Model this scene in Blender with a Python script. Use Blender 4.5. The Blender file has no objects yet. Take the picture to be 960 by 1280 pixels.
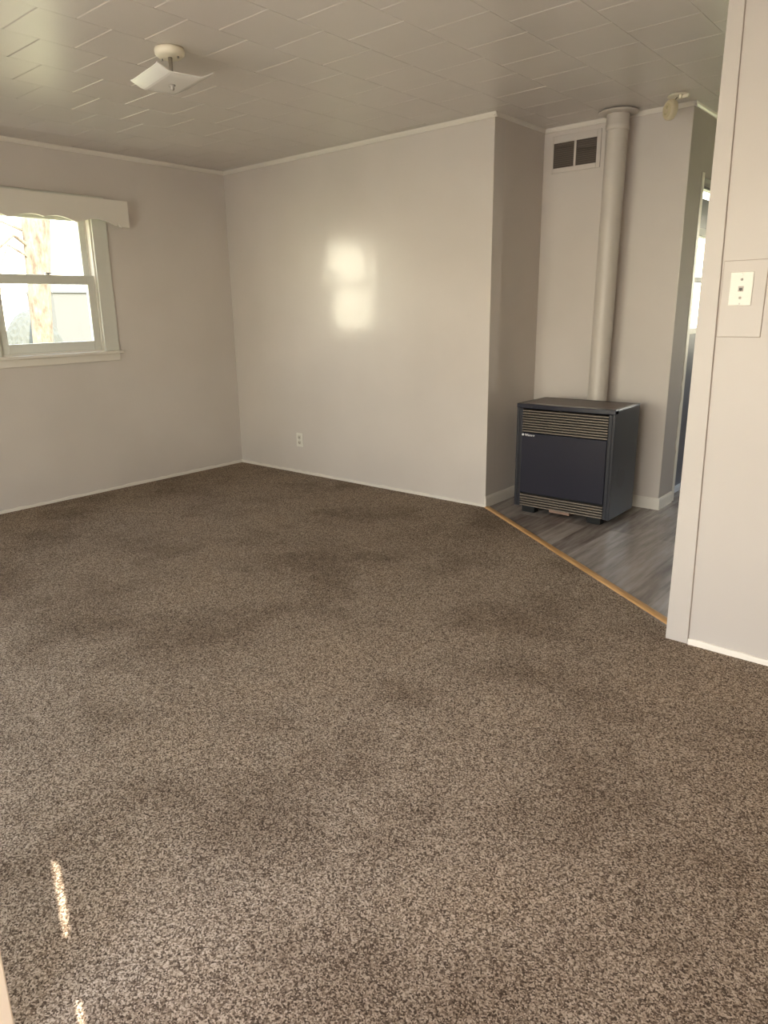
import bpy, bmesh, math, random
from mathutils import Vector, Matrix
random.seed(4)
S = bpy.context.scene
C = S.collection
H = 2.44                       # ceiling height

# ------------------------------------------------------------------ camera
F_PX, YAW, PITCH, ROLL = 887.06, -0.71812, 0.26553, -0.02017
CAM = Vector((5.04166, -4.06115, 1.31564))
fw = Vector((math.sin(YAW)*math.cos(PITCH), math.cos(YAW)*math.cos(PITCH), -math.sin(PITCH)))
r0 = Vector((math.cos(YAW), -math.sin(YAW), 0)); u0 = r0.cross(fw)
rt = r0*math.cos(ROLL) + u0*math.sin(ROLL); up = -r0*math.sin(ROLL) + u0*math.cos(ROLL)
cd = bpy.data.cameras.new('camera'); cam = bpy.data.objects.new('camera', cd); C.objects.link(cam)
m = Matrix((rt, up, -fw)).transposed().to_4x4(); m.translation = CAM
cam.matrix_world = m
cd.sensor_fit = 'AUTO'; cd.sensor_width = 36; cd.lens = F_PX/1280*36
cd.shift_x = 22.25/1280; cd.shift_y = -10.86/1280
cd.clip_start = .02; cd.clip_end = 500
S.camera = cam

# ------------------------------------------------------------------ light
SKY = 7.8
SUN = 24.0
PORTALS = True
w = bpy.data.worlds.new('sky'); S.world = w; w.use_nodes = True
nt = w.node_tree; nt.nodes.clear()
wo = nt.nodes.new('ShaderNodeOutputWorld'); bg = nt.nodes.new('ShaderNodeBackground')
tc = nt.nodes.new('ShaderNodeTexCoord'); sp = nt.nodes.new('ShaderNodeSeparateXYZ'); cr = nt.nodes.new('ShaderNodeValToRGB')
nt.links.new(tc.outputs['Generated'], sp.inputs[0]); nt.links.new(sp.outputs['Z'], cr.inputs[0])
cr.color_ramp.elements[0].position = 0.08; cr.color_ramp.elements[0].color = (1.35, 1.20, .95, 1)
e = cr.color_ramp.elements.new(.20); e.color = (1.0, .99, .98, 1)
cr.color_ramp.elements[-1].position = 0.9; cr.color_ramp.elements[-1].color = (.55, .70, 1.0, 1)
nt.links.new(cr.outputs[0], bg.inputs[0]); bg.inputs[1].default_value = SKY
nt.links.new(bg.outputs[0], wo.inputs[0])
sl = bpy.data.lights.new('sun', 'SUN'); sl.energy = SUN; sl.angle = math.radians(.3); sl.color = (1, .9, .76)
so = bpy.data.objects.new('sun', sl); C.objects.link(so)
sd = Vector((-.9375, .348, -.781))           # direction the sunlight travels
so.rotation_euler = sd.to_track_quat('-Z', 'Y').to_euler(); so.location = (12, -6, 9)

def portal(name, loc, rot, sx, sy):
    l = bpy.data.lights.new(name, 'AREA'); l.shape = 'RECTANGLE'; l.size = sx; l.size_y = sy; l.energy = 1
    l.cycles.is_portal = True
    o = bpy.data.objects.new(name, l); C.objects.link(o); o.location = loc; o.rotation_euler = rot
P2 = math.pi/2
# (area light shines along local -Z)
ADDED_FRONT_WIN = (1.7, 3.55, .30, 2.20)            # x0,x1,z0,z1 in front wall; unseen window added for daylight
ENTRY = (3.9, 4.8, 0, 2.05)
ADDED_KIT_WIN = (3.9, 5.7, .95, 2.05)              # x0,x1,z0,z1 in kitchen back wall; unseen window added for light
ADDED_SIDELIGHT = (5.0, 5.22, .1, 2.2)  # unseen opening beside the entry, added to bring in daylight
if PORTALS:
    portal('portal_left', (-.15, -1.615, 1.55), (0, -P2, 0), 1.0, .76)
    portal('portal_front', (2.625, -4.75, 1.25), (P2, 0, 0), 1.85, 1.9)
    portal('portal_sidelight', (5.11, -4.75, 1.15), (P2, 0, 0), .22, 2.1)
    portal('portal_entry', (4.35, -4.75, 1.02), (P2, 0, 0), .9, 2.05)
    portal('portal_kitchen', (4.8, 3.13, 1.5), (-P2, 0, 0), 1.8, 1.1)
    portal('portal_back_door', (3.39, 1.44, 1.46), (0, -P2, 0), .62, .6)

S.view_settings.view_transform = 'Standard'; S.view_settings.look = 'None'
S.view_settings.gamma = 1; S.view_settings.use_curve_mapping = False
S.view_settings.exposure = 0.34
S.cycles.max_bounces = 14; S.cycles.diffuse_bounces = 8; S.cycles.glossy_bounces = 5
S.cycles.sample_clamp_indirect = 12
S.cycles.use_denoising = True

# ------------------------------------------------------------------ materials
def mat(name, col, rough=.5, metal=0, spec=.5, **kw):
    M = bpy.data.materials.new(name); M.use_nodes = True
    b = M.node_tree.nodes['Principled BSDF']
    b.inputs['Base Color'].default_value = (*col, 1); b.inputs['Roughness'].default_value = rough
    b.inputs['Metallic'].default_value = metal; b.inputs['Specular IOR Level'].default_value = spec
    for k, v in kw.items(): b.inputs[k].default_value = v
    return M
def N(M, t, **kw):
    n = M.node_tree.nodes.new(t)
    for k, v in kw.items(): setattr(n, k, v)
    return n
def L(M, a, b): M.node_tree.links.new(a, b)
def coords(M, scale=(1, 1, 1), rot=(0, 0, 0)):
    t = N(M, 'ShaderNodeTexCoord'); mp = N(M, 'ShaderNodeMapping')
    mp.inputs['Scale'].default_value = scale; mp.inputs['Rotation'].default_value = rot
    L(M, t.outputs['Object'], mp.inputs[0]); return mp.outputs[0]
def noise(M, v, scale, detail=3, rough=.5):
    n = N(M, 'ShaderNodeTexNoise'); n.inputs['Scale'].default_value = scale; n.inputs['Detail'].default_value = detail
    n.inputs['Roughness'].default_value = rough
    L(M, v, n.inputs['Vector']); return n.outputs['Fac']
def ramp(M, f, stops):
    r = N(M, 'ShaderNodeValToRGB'); e = r.color_ramp.elements
    while len(e) < len(stops): e.new(.5)
    for k, (p_, c) in enumerate(stops): e[k].position = p_; e[k].color = (*c, 1)
    L(M, f, r.inputs[0]); return r.outputs[0]
def bump(M, h, strength, dist=.01):
    b = N(M, 'ShaderNodeBump'); b.inputs['Strength'].default_value = strength; b.inputs['Distance'].default_value = dist
    L(M, h, b.inputs['Height']); L(M, b.outputs[0], M.node_tree.nodes['Principled BSDF'].inputs['Normal'])
def base(M, c): L(M, c, M.node_tree.nodes['Principled BSDF'].inputs['Base Color'])
def paint(name, c1, c2, rough, bs=.25, spec=.5):
    M = mat(name, c1, rough, spec=spec); v = coords(M)
    base(M, ramp(M, noise(M, v, 1.3, 4), [(.3, c1), (.7, c2)]))
    bump(M, noise(M, v, 60, 4, .6), bs, .002)
    return M
WALL = paint('wall_paint', (.61, .562, .515), (.67, .62, .572), .36, .10, .8)
for k, v_ in (('Coat Weight', 1.0), ('Coat Roughness', .17), ('Coat IOR', 1.55)): WALL.node_tree.nodes['Principled BSDF'].inputs[k].default_value = v_
v = coords(WALL); b1 = WALL.node_tree.nodes['Bump']; b2 = N(WALL, 'ShaderNodeBump'); b2.inputs['Strength'].default_value = .35; b2.inputs['Distance'].default_value = .010
L(WALL, noise(WALL, v, 4.5, 3, .5), b2.inputs['Height']); L(WALL, b2.outputs[0], b1.inputs['Normal']); L(WALL, b1.outputs[0], WALL.node_tree.nodes['Principled BSDF'].inputs['Coat Normal'])
ROUGHWALL = paint('wall_paint_matte', (.57, .522, .475), (.63, .578, .53), .5, .12)
PANELP = paint('panel_paint', (.49, .452, .415), (.53, .492, .455), .42, .10)
CEIL = paint('ceiling_tile_paint', (.61, .57, .53), (.66, .615, .575), .30, .10)
TRIM = paint('trim_paint', (.74, .70, .62), (.78, .74, .67), .4, .10)
SASH = mat('sash_paint', (.66, .66, .60), .4)
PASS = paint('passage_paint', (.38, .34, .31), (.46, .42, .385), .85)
EXT = mat('exterior_siding', (.62, .58, .52), .8)

def carpet_mat():
    M = mat('carpet_pile', (.2, .16, .12), 1.0, spec=.05)
    v = coords(M)
    wv = N(M, 'ShaderNodeTexNoise'); wv.inputs['Scale'].default_value = 90; L(M, v, wv.inputs['Vector'])
    ad = N(M, 'ShaderNodeVectorMath', operation='MULTIPLY_ADD'); ad.inputs[1].default_value = (.006, .006, .006)
    L(M, wv.outputs['Color'], ad.inputs[0]); L(M, v, ad.inputs[2])
    vo = N(M, 'ShaderNodeTexVoronoi'); vo.inputs['Scale'].default_value = 300; L(M, ad.outputs[0], vo.inputs['Vector'])
    sx = N(M, 'ShaderNodeSeparateColor'); L(M, vo.outputs['Color'], sx.inputs[0])
    fn = noise(M, v, 420, 3, .7)
    mx = N(M, 'ShaderNodeMath', operation='ADD'); L(M, sx.outputs[0], mx.inputs[0])
    mm = N(M, 'ShaderNodeMath', operation='MULTIPLY'); mm.inputs[1].default_value = .9; L(M, fn, mm.inputs[0]); L(M, mm.outputs[0], mx.inputs[1])
    md = N(M, 'ShaderNodeMath', operation='MULTIPLY'); md.inputs[1].default_value = .55; L(M, mx.outputs[0], md.inputs[0])
    col = ramp(M, md.outputs[0], [(.16, (.040, .026, .018)), (.34, (.11, .078, .055)), (.50, (.255, .190, .136)), (.66, (.46, .362, .272)), (.90, (.72, .60, .475))])
    # walked-on and stained areas
    t1 = noise(M, v, 1.7, 5, .62)
    tr = ramp(M, t1, [(.36, (.66, .63, .60)), (.52, (1, 1, 1)), (.7, (1.1, 1.08, 1.05))])
    mul = N(M, 'ShaderNodeMix', data_type='RGBA', blend_type='MULTIPLY'); mul.inputs['Factor'].default_value = .8
    L(M, col, mul.inputs['A']); L(M, tr, mul.inputs['B']); base(M, mul.outputs['Result'])
    bump(M, mx.outputs[0], .8, .006)
    return M
CARPET = carpet_mat()
def vinyl_mat():
    M = mat('vinyl_plank', (.2, .17, .15), .26, spec=.5)
    v = coords(M, rot=(0, 0, P2))
    br = N(M, 'ShaderNodeTexBrick'); br.offset = .37; br.inputs['Scale'].default_value = 1
    br.inputs['Brick Width'].default_value = 1.2; br.inputs['Row Height'].default_value = .15
    br.inputs['Mortar Size'].default_value = .0012; br.inputs['Color1'].default_value = (.12, .12, .12, 1); br.inputs['Color2'].default_value = (.9, .9, .9, 1)
    br.inputs['Mortar'].default_value = (.25, .25, .25, 1); L(M, v, br.inputs['Vector'])
    v2 = coords(M, scale=(9, .9, 1))
    g = noise(M, v2, 3.2, 7, .62)
    ad = N(M, 'ShaderNodeMix', data_type='RGBA'); ad.inputs['Factor'].default_value = .30
    L(M, g, ad.inputs['A']); L(M, br.outputs['Color'], ad.inputs['B'])
    base(M, ramp(M, ad.outputs['Result'], [(.28, (.12, .092, .078)), (.42, (.23, .19, .165)), (.55, (.34, .295, .262)), (.72, (.47, .42, .38))]))
    bump(M, g, .12, .002)
    return M
VINYL = vinyl_mat()
def oak_mat():
    M = mat('oak', (.45, .25, .09), .4); v = coords(M, scale=(1, 14, 14))
    base(M, ramp(M, noise(M, v, 6, 5), [(.3, (.36, .19, .065)), (.6, (.52, .30, .12)), (.8, (.60, .37, .16))])); return M
OAK = oak_mat()
CHAR = mat('charcoal_enamel', (.022, .023, .030), .38); v = coords(CHAR); bump(CHAR, noise(CHAR, v, 400, 2), .15, .001)
CHARG = mat('charcoal_gloss', (.026, .027, .040), .24)
BRONZE = mat('bronze_slat', (.17, .14, .112), .45, .4)
BLACK = mat('black_void', (.008, .008, .008), .8)
DKGRILL = mat('dark_filter', (.10, .08, .065), .8)
SILVER = mat('silver_print', (.75, .75, .78), .35, .4)
STEEL = mat('steel', (.45, .43, .40), .35, .9)
PIPE = mat('pipe_paint', (.58, .535, .48), .38); v = coords(PIPE, (1, 1, .3)); bump(PIPE, noise(PIPE, v, 20, 3), .15, .004)
IVORY = mat('ivory_plastic', (.76, .74, .67), .4)
YELLOWED = mat('yellowed_plastic', (.60, .52, .36), .45)
CREAM = mat('cream_metal', (.80, .74, .60), .35)
FROST = mat('frosted_glass', (.90, .88, .84), .25); FROST.node_tree.nodes['Principled BSDF'].inputs['Transmission Weight'].default_value = .15
DARKHOLE = mat('dark_socket', (.05, .045, .04), .5)
CAULK = mat('seam_gap', (.34, .28, .23), .8)
BRICKT = mat('burner_tray', (.30, .19, .14), .7)
DOORP = mat('blue_grey_door_paint', (.10, .10, .125), .4)
CLOTH = mat('grey_valance_cloth', (.22, .20, .19), .9)
SUNTINT_DOOR = mat('door_cream_painted_sun', (.80, .66, .50), .4)  # cream lightened and warmed; sun on the leaf edge is put into the colour
def glass():
    M = bpy.data.materials.new('window_glass'); M.use_nodes = True; n = M.node_tree; n.nodes.clear()
    o = n.nodes.new('ShaderNodeOutputMaterial'); t = n.nodes.new('ShaderNodeBsdfTransparent'); g = n.nodes.new('ShaderNodeBsdfGlossy')
    g.inputs['Roughness'].default_value = .02; mx = n.nodes.new('ShaderNodeMixShader'); f = n.nodes.new('ShaderNodeFresnel'); f.inputs[0].default_value = 1.45
    t.inputs[0].default_value = (.95, .97, .95, 1)
    ge = n.nodes.new('ShaderNodeNewGeometry'); ml = n.nodes.new('ShaderNodeMath'); ml.operation = 'MULTIPLY'; iv = n.nodes.new('ShaderNodeMath'); iv.operation = 'SUBTRACT'; iv.inputs[0].default_value = 1; n.links.new(ge.outputs['Backfacing'], iv.inputs[1]); n.links.new(f.outputs[0], ml.inputs[0]); n.links.new(iv.outputs[0], ml.inputs[1]); n.links.new(ml.outputs[0], mx.inputs[0]); n.links.new(t.outputs[0], mx.inputs[1]); n.links.new(g.outputs[0], mx.inputs[2]); n.links.new(mx.outputs[0], o.inputs[0])
    return M
GLASS = glass()
GRASS = mat('dry_grass', (.40, .38, .20), 1); v = coords(GRASS); base(GRASS, ramp(GRASS, noise(GRASS, v, 3, 6), [(.3, (.28, .27, .12)), (.7, (.52, .47, .27))]))
CONC = mat('concrete', (.50, .44, .37), .9); v = coords(CONC); base(CONC, ramp(CONC, noise(CONC, v, 5, 6), [(.3, (.45, .39, .32)), (.7, (.58, .52, .44))]))
BARK = mat('bark', (.40, .33, .25), 1); v = coords(BARK, (1, 1, .4)); base(BARK, ramp(BARK, noise(BARK, v, 14, 6, .7), [(.35, (.07, .05, .035)), (.6, (.17, .135, .10))])); bump(BARK, noise(BARK, v, 14, 6, .7), .8, .03)
NEIGH = mat('slate_siding', (.060, .060, .060), .7)
SHRUB = mat('shrub_leaf', (.05, .052, .045), .9)
ROOFM = mat('roof_shingle', (.25, .22, .2), .9)

# ------------------------------------------------------------------ mesh helpers
def box(bm, x0, x1, y0, y1, z0, z1):
    vs = [bm.verts.new((x, y, z)) for z in (z0, z1) for x, y in ((x0, y0), (x1, y0), (x1, y1), (x0, y1))]
    for f in ((3, 2, 1, 0), (4, 5, 6, 7), (0, 1, 5, 4), (1, 2, 6, 5), (2, 3, 7, 6), (3, 0, 4, 7)): bm.faces.new([vs[i] for i in f])
    return vs
def prism(bm, pts, z0, z1):
    """polygon given counter-clockwise in XY, extruded in Z"""
    a = [bm.verts.new((x, y, z0)) for x, y in pts]; b = [bm.verts.new((x, y, z1)) for x, y in pts]; n = len(pts)
    bm.faces.new(a[::-1]); bm.faces.new(b)
    for i in range(n): bm.faces.new((a[i], a[(i+1) % n], b[(i+1) % n], b[i]))
    return a+b
def extrude_profile(bm, prof, axis, a0, a1):
    """prof: closed list of 2-D points; axis 'x' -> (y,z), 'y' -> (x,z)"""
    def P(q, t): return (t, q[0], q[1]) if axis == 'x' else (q[0], t, q[1])
    a = [bm.verts.new(P(q, a0)) for q in prof]; b = [bm.verts.new(P(q, a1)) for q in prof]; n = len(prof)
    bm.faces.new(a); bm.faces.new(b[::-1])
    for i in range(n): bm.faces.new((a[i], b[i], b[(i+1) % n], a[(i+1) % n]))
    return a+b
def lathe(bm, prof, c=(0, 0, 0), n=32, mtx=None):
    """prof: list of (r,z)"""
    rings = []
    for r, z in prof:
        if r < 1e-6: rings.append([bm.verts.new((c[0], c[1], c[2]+z))])
        else: rings.append([bm.verts.new((c[0]+r*math.cos(2*math.pi*k/n), c[1]+r*math.sin(2*math.pi*k/n), c[2]+z)) for k in range(n)])
    allv = [v for r in rings for v in r]
    for a, b in zip(rings, rings[1:]):
        for k in range(n):
            k2 = (k+1) % n
            if len(a) == 1 and len(b) == 1: continue
            if len(a) == 1: bm.faces.new((a[0], b[k2], b[k]))
            elif len(b) == 1: bm.faces.new((a[k], a[k2], b[0]))
            else: bm.faces.new((a[k], a[k2], b[k2], b[k]))
    if mtx: bmesh.ops.transform(bm, matrix=mtx, verts=allv)
    return allv
def obj(name, bm, m_, parent=None, bevel=0, smooth=False, seg=2, loc=None):
    bmesh.ops.recalc_face_normals(bm, faces=bm.faces)
    me = bpy.data.meshes.new(name); bm.to_mesh(me); bm.free(); me.materials.append(m_)
    o = bpy.data.objects.new(name, me); C.objects.link(o)
    if parent: o.parent = parent
    if loc: o.location = loc
    if smooth:
        for p in me.polygons: p.use_smooth = True
    if bevel:
        b = o.modifiers.new('bevel', 'BEVEL'); b.width = bevel; b.segments = seg; b.limit_method = 'ANGLE'; b.angle_limit = math.radians(40)
    return o
def B(): return bmesh.new()
def boxobj(name, m_, parent, *r, bevel=0):
    bm = B()
    for q in (r if isinstance(r[0], (tuple, list)) else (r,)): box(bm, *q)
    return obj(name, bm, m_, parent, bevel)
def struct(o): o['kind'] = 'structure'; return o
def thing(name, label, cat, loc=(0, 0, 0), rotz=0, group=None):
    o = bpy.data.objects.new(name, None); C.objects.link(o); o.location = loc; o.rotation_euler = (0, 0, rotz)
    o.empty_display_size = .1
    return tag(o, label, cat, group)
def tag(o, label, cat, group=None):
    o['label'] = label; o['category'] = cat
    if group: o['group'] = group
    return o
def holes_wall(name, m_, axis, t0, t1, u0, u1, z0, z1, holes):
    """a wall slab with rectangular holes; axis 'x' = slab normal to X (u is y)"""
    us = sorted({u0, u1, *[h[0] for h in holes], *[h[1] for h in holes]}); zs = sorted({z0, z1, *[h[2] for h in holes], *[h[3] for h in holes]})
    bm = B()
    for a, b in zip(us, us[1:]):
        run = None
        for c, d in zip(zs, zs[1:]):
            mu, mz = (a+b)/2, (c+d)/2
            if any(h[0] < mu < h[1] and h[2] < mz < h[3] for h in holes): 
                continue
            if axis == 'x': box(bm, t0, t1, a, b, c, d)
            else: box(bm, a, b, t0, t1, c, d)
    bmesh.ops.remove_doubles(bm, verts=bm.verts, dist=1e-5)
    return struct(obj(name, bm, m_))

# ------------------------------------------------------------------ shell
YB = .6285; XA = 2.575; XP = 3.515; YN = -1.262; XN = 4.214
XR = 5.7; YF = -4.6; XK = 6.2; YK = 3.0
# floors
FP = [(XA, 0.0), (XN, -1.185)]
bm = B(); prism(bm, [(0, YF-.14), (XR, YF-.14), (XR, YN+.06), (XN+.02, YN+.06), (XN, -1.185), (XA, 0), (XA, .0), (0, 0)], -.05, 0)
struct(obj('floor_carpet', bm, CARPET))
bm = B(); prism(bm, [(XA, 0), (XN, -1.185), (XN+.02, YN+.06), (XK, YN+.06), (XK, YK), (XP-.12, YK), (XP-.12, YB), (XA, YB)], -.05, -.002)
struct(obj('floor', bm, VINYL))
# walls
WL = (-1.99, -1.235, 1.06, 2.03)
holes_wall('wall_left', WALL, 'x', -.14, 0, YF-.14, .12, 0, H, [WL])
boxobj('wall_back', WALL, None, 0, XA, 0, .12, 0, H); struct(bpy.data.objects['wall_back'])
struct(boxobj('wall_alcove_left', ROUGHWALL, None, XA-.12, XA-.0005, .1201, YB+.12, 0, H))
struct(boxobj('wall_alcove_back', ROUGHWALL, None, (XA, XP-.121, YB, YB+.12, 0, H), (XP-.121, XP-.0005, YB, YB+.006, 0, H)))
D2 = (.925, 1.80, 0, 2.07)
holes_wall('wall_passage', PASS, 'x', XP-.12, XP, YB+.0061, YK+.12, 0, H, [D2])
holes_wall('wall_kitchen_back', PASS, 'y', YK, YK+.12, XP, XK+.12, 0, H, [ADDED_KIT_WIN])
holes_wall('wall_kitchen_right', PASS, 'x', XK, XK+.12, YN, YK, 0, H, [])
struct(boxobj('wall_right', PANELP, None, XN, XK+.12, YN, YN+.12, 0, H))
# thin side wall; upright slot in two sections added to cast the carpet sun streak
sy = -3.452-.3714*(XR-3.428)
holes_wall('wall_side_sun_slot', ROUGHWALL, 'x', XR, XR+.006, YF-.14, YN, 0, H, [(sy-.011, sy+.001, 1.665, 1.895), (sy-.007, sy+.005, 1.70, 1.84), (sy-.010, sy+.002, 1.25, 1.53)])
holes_wall('wall_front', ROUGHWALL, 'y', YF-.14, YF, 0, XR, 0, H, [ADDED_FRONT_WIN, ENTRY, ADDED_SIDELIGHT])

# ceiling: staggered square tiles with bevelled edges (one mesh)
bm = B(); T = .305; bw = .008; d = .005
def tile(x0, x1, y0, y1):
    o_ = [bm.verts.new((x, y, H+d)) for x, y in ((x0, y0), (x1, y0), (x1, y1), (x0, y1))]
    i_ = [bm.verts.new((x, y, H)) for x, y in ((x0+.0008, y0+bw), (x1-.0008, y0+bw), (x1-.0008, y1-.0008), (x0+.0008, y1-.0008))]
    bm.faces.new(i_)
    for k in range(4): bm.faces.new((o_[k], o_[(k+1) % 4], i_[(k+1) % 4], i_[k]))
nx = int(XK/T)+2
for i in range(nx):
    x0 = -.02+i*T
    if x0 > XK+.1: break
    y0 = YF-.2 - ((YF-.2-(.205 if i % 2 == 0 else .0525)) % T)
    while y0 < YK+.1:
        tile(x0, x0+T, y0, y0+T); y0 += T
for f in bm.faces: f.normal_update()
ce = obj('ceiling', bm, CEIL); struct(ce)
struct(boxobj('ceiling_deck', ROUGHWALL, None, -.2, XK+.2, YF-.2, YK+.2, H+.0052, H+.08))

# crown beads and base beads
def crown(name, axis, fixed, a0, a1, s, size=.022):
    """s: side the room is on (+1/-1)"""
    bm = B(); f = fixed
    prof = [(f, H-.001), (f, H-size*1.25), (f+s*size*.35, H-size*1.2), (f+s*size*.8, H-size*.6), (f+s*size, H-.001)]
    extrude_profile(bm, prof, 'y' if axis == 'y' else 'x', a0, a1)
    return struct(obj(name, bm, TRIM))
crown('trim_1', 'y', 0, YF, 0, 1)
crown('trim_2', 'x', 0, 0.0, XA+.018, -1)
crown('trim_3', 'y', XA, -.018, YB, 1, .018)
crown('trim_4', 'x', YB, XA, XP+.018, -1, .02)
crown('trim_5', 'y', XP, YB-.018, YK, 1, .018)
def bead(name, axis, fixed, a0, a1, s, h, t, m_=TRIM, wav=.0):
    bm = B(); n = max(2, int(abs(a1-a0)/.05)); prev = None
    for k in range(n+1):
        a = a0+(a1-a0)*k/n; hh = h+random.uniform(-wav, wav); tt = t+random.uniform(-wav, wav)*.3
        prof = [(fixed, -.01), (fixed, hh), (fixed+s*tt*.7, hh), (fixed+s*tt, hh*.8), (fixed+s*tt, -.01)]
        ring = [bm.verts.new((q[0], a, q[1]) if axis == 'y' else (a, q[0], q[1])) for q in prof]
        if prev:
            for j in range(5): bm.faces.new((prev[j], ring[j], ring[(j+1) % 5], prev[(j+1) % 5]))
        else: bm.faces.new(ring)
        prev = ring
    bm.faces.new(prev[::-1])
    return struct(obj(name, bm, m_))
bead('baseboard_left', 'y', 0, YF, 0, 1, .020, .012, wav=.004)
bead('baseboard_back', 'x', 0, 0, XA, -1, .018, .012, wav=.004)
bead('baseboard_right', 'x', YN, XN+.085, XR, -1, .022, .012, mat('bright_bead', (.85, .80, .72), .4), wav=.003)
bead('baseboard_alcove_left', 'y', XA, -.012, YB, 1, .075, .012)
bead('baseboard_alcove_back', 'x', YB, XA, XP+.012, -1, .075, .012)
bead('baseboard_passage', 'y', XP, YB+.0005, .87, 1, .075, .012)
# corner board of the near wall, ending at a dark open seam
bm = B()
vs = [(XN-.003, YN-.006), (XN+.036, YN-.006), (XN+.036, YN+.001), (XN-.003, YN+.001)]
def cb(x1b, x1t):
    v = [bm.verts.new(q) for q in ((XN-.003, YN-.007, -.01), (x1b, YN-.007, -.01), (x1b, YN+.001, -.01), (XN-.003, YN+.001, -.01),
                                   (XN-.003, YN-.007, H), (x1t, YN-.007, H), (x1t, YN+.001, H), (XN-.003, YN+.001, H))]
    for f in ((3, 2, 1, 0), (4, 5, 6, 7), (0, 1, 5, 4), (1, 2, 6, 5), (2, 3, 7, 6), (3, 0, 4, 7)): bm.faces.new([v[i] for i in f])
cb(XN+.083, XN+.044)
struct(obj('trim_6', bm, PANELP, bevel=.0015))
bm = B()
v = [bm.verts.new(q) for q in ((XN+.083, YN-.0015, .02), (XN+.0855, YN-.0015, .02), (XN+.0460, YN-.0015, H), (XN+.044, YN-.0015, H))]
bm.faces.new(v); struct(obj('trim_7', bm, CAULK))
# casing strip of the passage doorway (ragged paint on its edge)
bm = B(); prev = None; n = 60
for k in range(n+1):
    z = -.005+k/n*2.10; wv = (random.uniform(-.012, .008) if .05 < z < .9 else random.uniform(-.002, .002))
    ring = [bm.verts.new(q) for q in ((XP+.004, .885+wv, z), (XP+.006, .925, z), (XP-.10, .925, z), (XP-.10, .9245, z), (XP-.0005, .885+wv, z))]
    if prev:
        for j in range(5): bm.faces.new((prev[j], ring[j], ring[(j+1) % 5], prev[(j+1) % 5]))
    else: bm.faces.new(ring)
    prev = ring
bm.faces.new(prev[::-1]); struct(obj('trim_8', bm, TRIM))

# ------------------------------------------------------------------ left window
ya, yb, za, zb = WL
def rails(bm, x0, x1, y0, y1, z0, z1, st, bot, top):
    box(bm, x0, x1, y0, y0+st, z0, z1); box(bm, x0, x1, y1-st, y1, z0, z1)
    box(bm, x0, x1, y0+st, y1-st, z0, z0+bot); box(bm, x0, x1, y0+st, y1-st, z1-top, z1)
win = bpy.data.objects.new('window_1', None); C.objects.link(win); struct(win); win.location = (0, ya, za)
def wpart(name, bm, m_, bevel=.002):
    for v in bm.verts: v.co -= Vector((0, ya, za))
    return obj(name, bm, m_, win, bevel)
bm = B()   # jamb lining
box(bm, -.14, .0, ya, ya+.012, za, zb); box(bm, -.14, .0, yb-.012, yb, za, zb); box(bm, -.14, 0, ya+.012, yb-.012, zb-.012, zb); box(bm, -.14, -.0, ya+.012, yb-.012, za, za+.012)
box(bm, -.052, -.046, ya+.012, ya+.022, za+.012, zb-.012); box(bm, -.052, -.046, yb-.022, yb-.012, za+.012, zb-.012)
wpart('jamb', bm, TRIM, .001)
bm = B()   # casing
box(bm, 0, .016, ya-.11, ya, za, zb+.11); box(bm, 0, .016, yb, yb+.115, za, zb+.11); box(bm, 0, .016, ya, yb, zb, zb+.11)
wpart('window_frame', bm, SASH, .003)
bm = B(); box(bm, -.05, .045, ya-.13, yb+.135, za-.022, za); box(bm, -.001, .016, ya-.11, yb+.115, za-.075, za-.022)
wpart('window_sill', bm, TRIM, .004)
bm = B(); rails(bm, -.045, -.015, ya+.014, yb-.014, za+.012, 1.597, .052, .065, .062); wpart('lower_sash', bm, SASH)
bm = B(); box(bm, -.032, -.028, ya+.06, yb-.06, za+.07, 1.54); wpart('window_pane', bm, GLASS, 0)
bm = B(); rails(bm, -.085, -.055, ya+.014, yb-.014, 1.56, zb-.012, .052, .034, .05); wpart('upper_sash', bm, SASH)
bm = B(); box(bm, -.072, -.068, ya+.06, yb-.06, 1.59, zb-.05); wpart('window_pane', bm, GLASS, 0)
bm = B(); lathe(bm, [(0, 0), (.016, 0), (.016, .008), (.006, .012), (0, .012)], (-.03, -1.585, 1.597), 16); box(bm, -.035, -.018, -1.60, -1.545, 1.605, 1.612)
wpart('sash_lock', bm, STEEL, .001)

# scalloped valance board over the window
val = thing('window_valance', 'white wooden valance board with scalloped lower edge above the left window', 'valance', (0, -1.615, 1.93))
bm = B()
prof = []
def zlow(t):   # t = |y - centre|
    if t > .56: return 1.935
    if t > .545: return 1.962
    ph = (t % .30)/.30
    return 1.942+.034*abs(math.sin(math.pi*(t/.30+.22)))
ys = [-.632+k*1.264/90 for k in range(91)]
front = [(y, zlow(abs(y))) for y in ys]
X = .10
for x0, x1 in ((X-.022, X),):
    a = []; b = []
    for yv, z in front: a.append((bm.verts.new((x0, yv, z-1.93)), bm.verts.new((x1, yv, z-1.93)), bm.verts.new((x0, yv, .183)), bm.verts.new((x1, yv, .183))))
    for p_, q in zip(a, a[1:]):
        bm.faces.new((p_[0], q[0], q[1], p_[1])); bm.faces.new((p_[2], p_[3], q[3], q[2])); bm.faces.new((p_[0], p_[2], q[2], q[0])); bm.faces.new((p_[1], q[1], q[3], p_[3]))
    bm.faces.new((a[0][0], a[0][1], a[0][3], a[0][2])); bm.faces.new((a[-1][1], a[-1][0], a[-1][2], a[-1][3]))
obj('front_board', bm, TRIM, val)
boxobj('end_board', TRIM, val, 0.0165, X-.018, .614, .632, .004, .183); boxobj('end_board', TRIM, val, 0.0165, X-.018, -.632, -.614, .004, .183)
boxobj('top_board', TRIM, val, 0.0165, X-.018, -.614, .614, .165, .183)

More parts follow.
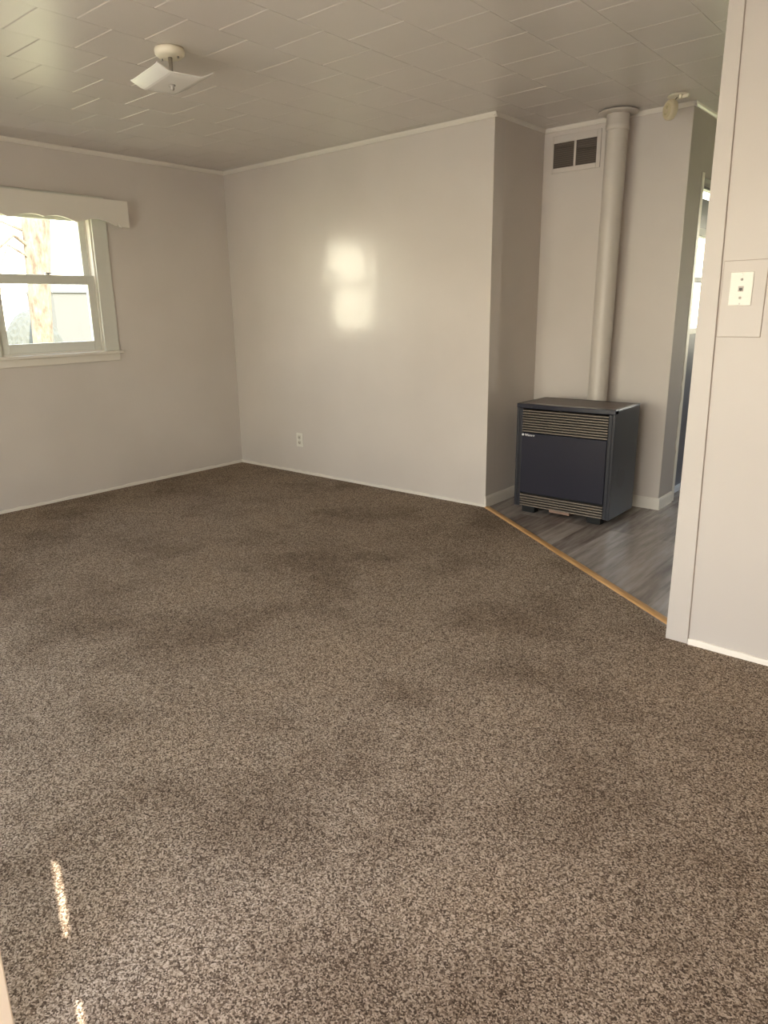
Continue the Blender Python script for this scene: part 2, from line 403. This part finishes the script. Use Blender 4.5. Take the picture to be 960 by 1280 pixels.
# ------------------------------------------------------------------ front window and entry doorway behind the camera, invented to let daylight in
x0, x1, z0, z1 = ADDED_FRONT_WIN
fwn = bpy.data.objects.new('added_front_window', None); C.objects.link(fwn); struct(fwn)
bm = B()
for a, b in ((x0, x0+.05), (x1-.05, x1), ((x0+x1)/2-.02, (x0+x1)/2+.02)): box(bm, a, b, YF-.09, YF-.05, z0, z1)
box(bm, x0+.05, x1-.05, YF-.088, YF-.052, z0, z0+.05); box(bm, x0+.05, x1-.05, YF-.088, YF-.052, z1-.05, z1)
obj('window_frame', bm, SASH, fwn)
boxobj('window_pane', GLASS, fwn, x0+.05, x1-.05, YF-.072, YF-.068, z0+.05, z1-.05)
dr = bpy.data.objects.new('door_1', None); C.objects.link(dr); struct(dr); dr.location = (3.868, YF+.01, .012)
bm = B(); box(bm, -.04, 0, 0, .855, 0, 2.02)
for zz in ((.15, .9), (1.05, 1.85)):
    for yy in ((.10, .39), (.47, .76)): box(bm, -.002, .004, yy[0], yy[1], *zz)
obj('door_panel', bm, SUNTINT_DOOR, dr, .004)
bm = B(); lathe(bm, [(.0, 0), (.028, 0), (.028, .006), (.012, .012), (.012, .03), (.026, .04), (.028, .055), (.0, .068)], n=24, mtx=Matrix.Translation((0, .79, .98)) @ Matrix.Rotation(P2, 4, 'Y'))
obj('door_handle', bm, STEEL, dr, smooth=True)
# unseen kitchen window, added to light the plank floor
a0, a1, z0, z1 = ADDED_KIT_WIN
kw_ = bpy.data.objects.new('added_kitchen_window', None); C.objects.link(kw_); struct(kw_)
bm = B(); yk = YK+.04; box(bm, a0, a0+.05, yk, yk+.03, z0, z1); box(bm, a1-.05, a1, yk, yk+.03, z0, z1); box(bm, a0+.05, a1-.05, yk, yk+.03, z0, z0+.05); box(bm, a0+.05, a1-.05, yk, yk+.03, z1-.05, z1); box(bm, a0+.05, a1-.05, yk, yk+.03, 1.45, 1.49); obj('window_frame', bm, SASH, kw_)
boxobj('window_pane', GLASS, kw_, a0+.05, a1-.05, YK+.053, YK+.057, z0+.05, z1-.05)

# ------------------------------------------------------------------ back door with half glass in the passage
d2 = bpy.data.objects.new('door_2', None); C.objects.link(d2); struct(d2); d2.location = (3.43, .94, 0)
bm = B(); lh = .845
zz = [.03, 1.15, 1.455, 1.49, 1.75, 1.985, 2.045, 2.062]
st = .10
box(bm, -.04, 0, 0, st, zz[0], zz[7]); box(bm, -.04, 0, lh-st, lh, zz[0], zz[7])
for a, b in ((zz[0], zz[1]), (zz[2], zz[3]), (zz[4], zz[5]), (zz[6], zz[7])): box(bm, -.04, 0, st, lh-st, a, b)
obj('door_panel', bm, DOORP, d2)
bm = B()
for a, b in ((zz[1], zz[2]), (zz[3], zz[4]), (zz[5], zz[6])): box(bm, -.022, -.018, st, lh-st, a, b)
obj('window_pane', bm, GLASS, d2)
boxobj('window_sill', TRIM, d2, (0, .016, st-.04, lh-st+.04, 1.115, 1.15))
boxobj('glazing_rail', mat('grey_rail', (.42, .42, .43), .5), d2, (0, .012, st-.03, lh-st+.03, 1.755, 1.80), (0, .008, st, lh-st, 1.462, 1.478))
boxobj('threshold', mat('pale_sill', (.62, .64, .70), .4), d2, (-.05, .03, -.01, lh+.01, 0, .028))

# ------------------------------------------------------------------ outside
gr = boxobj('ground', GRASS, None, -60, -.14, -50, 60, -.5, -.45); struct(gr)
struct(boxobj('ground_front', CONC, None, -.14, 60, -50, YF-.14, -.16, -.1)); struct(boxobj('ground_back', GRASS, None, -.14, 60, YK+.12, 60, -.5, -.45)); struct(boxobj('ground_side', CONC, None, XK+.12, 60, YF-.14, YK+.12, -.16, -.1))
struct(boxobj('ground_yard', GRASS, None, -.14, XP-.12, .75, YK+.12, -.5, -.45))

def limb(bm, pts, rads, n=10):
    prev = None
    for k, (p_, r) in enumerate(zip(pts, rads)):
        p_ = Vector(p_); d_ = (Vector(pts[min(k+1, len(pts)-1)])-Vector(pts[max(k-1, 0)])).normalized()
        a = d_.orthogonal().normalized(); b = d_.cross(a)
        ring = [bm.verts.new(p_+a*r*math.cos(6.2832*j/n)+b*r*math.sin(6.2832*j/n)) for j in range(n)]
        if prev:
            # align
            best = min(range(n), key=lambda s: sum((prev[j].co-ring[(j+s) % n].co).length for j in range(n)))
            ring = ring[best:]+ring[:best]
            for j in range(n): bm.faces.new((prev[j], prev[(j+1) % n], ring[(j+1) % n], ring[j]))
        prev = ring
    bm.faces.new(prev)
tr = thing('tree', 'pale barked leafless tree standing just outside the left window', 'tree', (-3, -.42, -.45))
bm = B(); limb(bm, [(0, -.05, 0), (0, .1, .9), (0, .14, 1.5), (.0, .17, 2.0), (0, .23, 2.7), (0, .32, 3.6), (.1, .4, 4.6)], [.16, .115, .11, .12, .15, .12, .07]); obj('trunk', bm, BARK, tr, smooth=True)
for pts, rr in (([(0, .2, 2.45), (.05, -.05, 2.6), (.1, -.25, 2.45), (.15, -.42, 2.1)], [.03, .02, .014, .007]),
                ([(0, .2, 2.62), (-.1, -.1, 2.75), (-.1, -.2, 2.5), (-.12, -.27, 2.0)], [.025, .014, .01, .005]),
                ([(0, .28, 3.2), (.0, -.3, 3.6), (-.2, -.9, 4.2)], [.06, .04, .015]),
                ([(0, .28, 3.0), (.1, .7, 3.5), (0, 1.3, 4.4)], [.06, .04, .015]),
                ([(0, .18, 2.35), (.05, -.12, 2.5), (.05, -.22, 2.3), (.1, -.30, 1.95)], [.02, .012, .008, .004])):
    bm = B(); limb(bm, pts, rr, 8); obj('branch', bm, BARK, tr, smooth=True)
nb = thing('house', 'plain grey neighbouring house wall seen through the lower pane of the left window', 'house', (-10, 5.2, -.45))
boxobj('wall', NEIGH, nb, -1.2, 0, -1.85, 5, 0, 2.28)
bm = B(); extrude_profile(bm, [(-1.3, 2.25), (.04, 2.25), (-.6, 2.45)], 'y', -1.88, 5.1)
obj('roof', bm, mat('dark_roof', (.07, .07, .07), .8), nb)
boxobj('window', DARKHOLE, nb, -.02, .02, 1.5, 2.4, 1.0, 1.9)
sh = B()
bmesh.ops.create_icosphere(sh, subdivisions=5, radius=1)
for v in sh.verts:
    h = random.uniform(-.012, .012)
    v.co = Vector((v.co.x*(.55+h), v.co.y*(.46+h), v.co.z*(1.0+h)))
tag(obj('shrub', sh, SHRUB, smooth=False, loc=(-6, .98, .42)), 'rounded grey shrub low behind the tree outside the left window', 'shrub')

# ------------------------------------------------------------------ gas heater
ht = thing('gas_heater', 'dark charcoal gas room heater with slatted grilles standing on the grey plank floor', 'heater', (2.765, .05, 0))
W, D, Z0, Z1 = .652, .385, .038, .719
bm = B()   # shell: side panels, back, top rim, frame round the front
box(bm, 0, .018, 0, D, Z0, Z1-.006); box(bm, W-.018, W, 0, D, Z0, Z1-.006); box(bm, .018, W-.018, D-.015, D, Z0, Z1-.006)
box(bm, .018, .042, .002, .02, Z0, Z1-.03); box(bm, W-.042, W-.018, .002, .02, Z0, Z1-.03)
box(bm, .018, W-.018, .03, D-.015, Z0+.01, Z0+.02)
obj('shell', bm, CHAR, ht, .004)
bm = B()   # lid: bowed front lip
n = 24
top = []
for k in range(n+1):
    t = k/n; top.append((t*W, -.004-.016*math.sin(math.pi*t)))
poly = top+[(W, .045), (0, .045)]
prism(bm, poly, Z1-.028, Z1)
box(bm, 0, .03, .045, D, Z1-.006, Z1); box(bm, W-.03, W, .045, D, Z1-.006, Z1); box(bm, .03, W-.03, D-.03, D, Z1-.006, Z1)
obj('lid', bm, CHARG, ht, .004)
bm = B()
for k in range(16):
    y = .05+k*.0203; box(bm, .03, W-.03, y, y+.013, Z1-.006, Z1-.001)
for k in range(1, 5): box(bm, .03+k*.118-.003, .03+k*.118+.003, .045, D-.03, Z1-.010, Z1-.004)
obj('top_grille', bm, mat('brown_grille', (.12, .09, .08), .35, .3), ht)
boxobj('duct_box', BLACK, ht, .03, W-.03, .03, D-.02, Z0+.03, Z1-.05)
boxobj('front_panel', CHARG, ht, .042, W-.042, -.004, .014, .134, .532, bevel=.005)
def louvre(name, z0, z1, n):
    bm = B(); p_ = (z1-z0)/n
    for k in range(n):
        z = z0+k*p_
        prof = [(.010, z+p_*.62), (.0, z+p_*.40), (-.001, z+p_*.05), (.004, z+p_*.05), (.014, z+p_*.55)]
        extrude_profile(bm, prof, 'x', .043, W-.043)
    return obj(name, bm, BRONZE, ht)
louvre('upper_grille', .538, .686, 9); louvre('lower_grille', Z0+.006, .128, 5)
boxobj('latch', BLACK, ht, .36, .39, -.006, .0, .128, .138)
for x in (.055, W-.145):
    for y in (.012, D-.08):
        boxobj('foot', BLACK, ht, x, x+.09, y, y+.06, 0.0, Z0+.006, bevel=.003)
# burner tray showing below the front
boxobj('burner_tray', BRICKT, ht, .235, .375, .045, .16, .012, .036, bevel=.003)
# perforated access arc on the right side panel
bm = B()
for k in range(7):
    a = math.radians(100+k*22)
    y_, z_ = .14+.05*math.cos(a), .30+.045*math.sin(a)
    lathe(bm, [(0, 0), (.006, 0), (.005, .002), (0, .002)], n=10, mtx=Matrix.Translation((W, y_, z_)) @ Matrix.Rotation(P2, 4, 'Y'))
obj('vent_hole', bm, mat('worn_grey', (.10, .095, .09), .5), ht)
bm = B(); lathe(bm, [(.0, 0), (.06, 0), (.062, .0015), (0, .0015)], n=32, mtx=Matrix.Translation((W-.0005, .15, .28)) @ Matrix.Rotation(P2, 4, 'Y')); obj('cover_disc', bm, mat('scuffed_charcoal', (.045, .043, .045), .5), ht)
# badge: round mark and lettering
bm = B(); lathe(bm, [(0, 0), (.0085, 0), (.0085, .0015), (0, .0015)], n=5, mtx=Matrix.Translation((.052, -.004, .519)) @ Matrix.Rotation(P2, 4, 'X')); bd = obj('badge', bm, SILVER, ht)
def text(s, size, loc, parent, m_, rx=P2):
    cu = bpy.data.curves.new('lettering', 'FONT'); cu.body = s; cu.size = size; cu.extrude = .0006; cu.offset = .0006; cu.space_character = 1.02
    o = bpy.data.objects.new('lettering', cu); C.objects.link(o); o.rotation_euler = (rx, 0, 0)
    bpy.context.view_layer.update()
    me = bpy.data.meshes.new_from_object(o.evaluated_get(bpy.context.evaluated_depsgraph_get()))
    bpy.data.objects.remove(o); me.materials.clear(); me.materials.append(m_)
    q = bpy.data.objects.new('lettering', me); C.objects.link(q); q.parent = parent; q.location = loc; q.rotation_euler = (rx, 0, 0)
text('Warner', .021, (.066, -.0048, .5115), ht, SILVER)

# ------------------------------------------------------------------ flue pipe
PX, PY = 3.101, .508
fl = thing('flue_pipe', 'white painted round flue pipe rising behind the dark heater to the ceiling', 'pipe', (PX, PY, .62)); fl.rotation_euler = (0, .010, 0)
R = .064
def tube(z0, z1, r0, r1, t=.003):
    bm = B(); z0 -= .62; z1 -= .62; lathe(bm, [(r0-t, z0), (r0, z0), (r0, z0+.002), (r0+(r1-r0)*.5, (z0+z1)/2), (r1, z1-.002), (r1, z1), (r1-t, z1)], n=48); return bm
obj('lower_section', tube(.10, 1.12, R*.93, R*.97), PIPE, fl, smooth=True)
obj('upper_section', tube(1.115, 2.36, R*.985, R), PIPE, fl, smooth=True)
bm = B(); lathe(bm, [(R, 2.33-.62), (R+.005, 2.332-.62), (R+.006, 2.36-.62), (R+.003, 2.365-.62), (R+.003, H-.62)], n=48); obj('collar', bm, PIPE, fl, smooth=True)
bm = B(); lathe(bm, [(R, H-.022-.62), (R+.01, H-.022-.62), (.112, H-.018-.62), (.117, H-.014-.62), (.117, H-.008-.62), (R, H-.002-.62)], (0.0, .0, 0), n=56); obj('ceiling_plate', bm, PIPE, fl, smooth=True)
bm = B(); lathe(bm, [(0, 0), (.004, 0), (.004, .003), (0, .003)], n=10, mtx=Matrix.Translation((-R*.8, -R*.66, 2.34-.62)) @ Matrix.Rotation(-2.2, 4, 'Z') @ Matrix.Rotation(P2, 4, 'Y')); obj('screw', bm, STEEL, fl)

# ------------------------------------------------------------------ vent grille in alcove
vg = thing('vent_grille', 'white framed two-opening vent grille high on the alcove wall beside the pipe', 'vent', (2.80, YB, 2.275))
bm = B(); y0, y1 = -.008, 0
xs = (-.165, -.152, -.010, .004, .143, .170); zs = (-.112, -.082, .068, .112)
box(bm, xs[0], xs[1], y0, y1, zs[0], zs[3]); box(bm, xs[2], xs[3], y0, y1, zs[1], zs[2]); box(bm, xs[4], xs[5], y0, y1, zs[0], zs[3])
box(bm, xs[1], xs[4], y0, y1, zs[0], zs[1]); box(bm, xs[1], xs[4], y0, y1, zs[2], zs[3])
obj('frame', bm, ROUGHWALL, vg, .002)
for a, b in ((xs[1], xs[2]), (xs[3], xs[4])):
    boxobj('filter_screen', DKGRILL, vg, a, b, -.003, -.0005, zs[1], zs[2])
    bm = B()
    for k in range(1, 12): z = zs[1]+k*.0125; box(bm, a, b, -.006, -.003, z, z+.0018)
    obj('louvre', bm, mat('dark_louvre', (.16, .13, .105), .7), vg)

# ------------------------------------------------------------------ smoke detector dangling from its bracket
sm = thing('smoke_detector', 'yellowed round smoke detector dangling from its ceiling bracket above the alcove', 'smoke detector', (3.50, .40, H))
bm = B(); lathe(bm, [(0, -.004), (.048, -.004), (.056, -.010), (.058, -.016), (.045, -.020), (.0, -.020)], n=32); box(bm, .03, .062, -.03, -.018, -.034, -.018); box(bm, .018, .03, -.045, -.035, -.036, -.018)
obj('mounting_bracket', bm, CREAM, sm)
nrm = Vector((-.64, -.77, .02)).normalized()
q = nrm.to_track_quat('Z', 'Y').to_matrix().to_4x4()
mt_ = Matrix.Translation((-.030, -.03, -.082)) @ q
bm = B(); lathe(bm, [(0, -.02), (.048, -.02), (.052, -.012), (.053, .0), (.052, .008), (.044, .018), (.0, .021)], n=40, mtx=mt_); obj('body', bm, YELLOWED, sm, smooth=False, bevel=.001)
bm = B(); lathe(bm, [(.020, .0195), (.026, .0225), (.032, .0190)], n=32, mtx=mt_); lathe(bm, [(0, .0195), (.007, .0195), (.007, .025), (0, .026)], c=(.0, .012, 0), n=16, mtx=mt_); obj('sounder_ring', bm, mat('yellowed_dark', (.55, .48, .30), .5), sm)
bm = B(); limb(bm, [(-.0, -.0, -.012), (-.008, -.015, -.03), (-.03, -.02, -.035), (-.025, -.02, -.045)], [.0025]*4, 6); obj('wire', bm, DARKHOLE, sm)

# ------------------------------------------------------------------ ceiling light
lt = thing('ceiling_light', 'ceiling light with round cream canopy and upturned square frosted glass shade', 'ceiling light', (2.10, -1.945, H), math.radians(-11))
bm = B(); lathe(bm, [(0, -.001), (.062, -.001), (.065, -.010), (.063, -.026), (.050, -.036), (0, -.036)], n=40); obj('canopy', bm, CREAM, lt, smooth=True)
bm = B(); lathe(bm, [(.0, -.036), (.009, -.036), (.009, -.142), (.0, -.142)], (-.0, 0, 0), n=16); obj('stem', bm, STEEL, lt, smooth=True)
for sx_ in (-1, 1):
    bm = B(); lathe(bm, [(0, -.036), (.004, -.036), (.004, -.044), (0, -.044)], (.035*sx_, .022*sx_, 0), n=12); obj('screw', bm, STEEL, lt)
bm = B()   # bent square glass: flat middle, four turned-up lips
n = 24; hs = .150; t = .004; grid = {}
def zs_(x, y):
    e = 0
    for c in (abs(x),): e += max(0, c-.10)**2*1.5
    e += max(0, abs(y)-.07)*.34+max(0, abs(y)-.055)**2*1.2
    return -.143+e
for L_ in (0, 1):
    for i in range(n+1):
        for j in range(n+1):
            x = -hs+2*hs*i/n; y = -hs*.86+2*hs*.86*j/n
            grid[L_, i, j] = bm.verts.new((x, y, zs_(x, y)+L_*t))
for i in range(n):
    for j in range(n):
        bm.faces.new((grid[0, i, j], grid[0, i, j+1], grid[0, i+1, j+1], grid[0, i+1, j])); bm.faces.new((grid[1, i, j], grid[1, i+1, j], grid[1, i+1, j+1], grid[1, i, j+1]))
for k in range(n):
    for a, b in (((0, k), (0, k+1)), ((n, k+1), (n, k)), ((k+1, 0), (k, 0)), ((k, n), (k+1, n))):
        bm.faces.new((grid[0, a[0], a[1]], grid[1, a[0], a[1]], grid[1, b[0], b[1]], grid[0, b[0], b[1]]))
obj('glass_shade', bm, FROST, lt, smooth=False)
bm = B(); lathe(bm, [(0, -0.143), (.014, -0.144), (.014, -0.148), (.007, -0.151), (.009, -0.158), (.006, -0.165), (0, -0.167)], n=20); obj('finial', bm, STEEL, lt, smooth=True)

# ------------------------------------------------------------------ outlet on back wall
ot = thing('wall_outlet', 'small white electrical outlet low on the long back wall', 'outlet', (.772, 0, .282))
boxobj('cover_plate', IVORY, ot, -.037, .037, -.005, 0, -.058, .058, bevel=.0025)
for z in (.022, -.022):
    o1 = boxobj('receptacle', mat('ivory_receptacle', (.62, .58, .50), .4), ot, -.017, .017, -.0075, -.005, z-.015, z+.015, bevel=.002)
    boxobj('slot', DARKHOLE, o1, (-.009, -.0055, -.0085, -.0074, z-.006, z+.006), (.0055, .009, -.0085, -.0074, z-.005, z+.005), (-.003, .003, -.0085, -.0074, z-.0125, z-.0085))
bm = B(); lathe(bm, [(0, 0), (.003, 0), (.003, .001), (0, .001)], n=10, mtx=Matrix.Translation((0, -.005, 0)) @ Matrix.Rotation(P2, 4, 'X')); obj('screw', bm, STEEL, ot)

# ------------------------------------------------------------------ plywood patch + phone jack plate on the near wall
pp = thing('wall_patch_panel', 'thin painted patch board behind the phone jack on the near right wall', 'panel', (4.350, YN, 1.33))
boxobj('board', PANELP, pp, -.067, .072, -.0045, 0, -.130, .126, bevel=.0012)
bm = B()
for q in ((-.0685, -.067, -.002, 0, -.1315, .1275), (.072, .0735, -.002, 0, -.1315, .1275), (-.067, .072, -.002, 0, -.1318, -.1300), (-.067, .072, -.002, 0, .1260, .1275)): box(bm, *q)
obj('seam', bm, CAULK, pp)
pj = thing('phone_jack_plate', 'white phone jack wall plate on the near right wall', 'wall plate', (4.346, YN-.0045, 1.362))
boxobj('cover_plate', IVORY, pj, -.0365, .0365, -.005, 0, -.056, .056, bevel=.002)
def disc(r, x, z, y=-.005, h=.003, n=20, m_=STEEL, name='stud', r2=None):
    bm = B(); lathe(bm, [(0, 0), (r, 0), (r2 or r*.8, h), (0, h)], n=n, mtx=Matrix.Translation((x, y, z)) @ Matrix.Rotation(P2, 4, 'X')); return obj(name, bm, m_, pj)
GRY = mat('grey_stud', (.22, .20, .18), .4, .5)
disc(.0045, 0, .031, m_=GRY); disc(.0045, 0, -.030, m_=GRY); disc(.0032, 0, .049, name='screw', h=.0015); disc(.0032, 0, -.050, name='screw', h=.0015)
sk = boxobj('jack_socket', mat('grey_socket', (.42, .38, .34), .5), pj, -.0085, .0085, -.0065, -.005, -.009, .009, bevel=.001)
boxobj('socket_opening', DARKHOLE, sk, (-.005, .005, -.0072, -.0064, -.005, .003), (-.0025, .0025, -.0072, -.0064, -.007, -.005))

# ------------------------------------------------------------------ oak threshold strip
a = Vector((2.592, -.004, 0)); b = Vector((4.205, -1.135, 0)); d_ = b-a; Lh = d_.length; ang = math.atan2(d_.y, d_.x)
bm = B()
prof = [(-.020, -.002), (-.017, .005), (-.008, .009), (.010, .009), (.021, .004), (.024, -.002)]
extrude_profile(bm, prof, 'x', 0, Lh)
th = obj('threshold_strip', bm, OAK, bevel=.001); th.location = a; th.rotation_euler = (0, 0, ang)
tag(th, 'diagonal oak transition strip between brown carpet and grey plank floor', 'threshold')
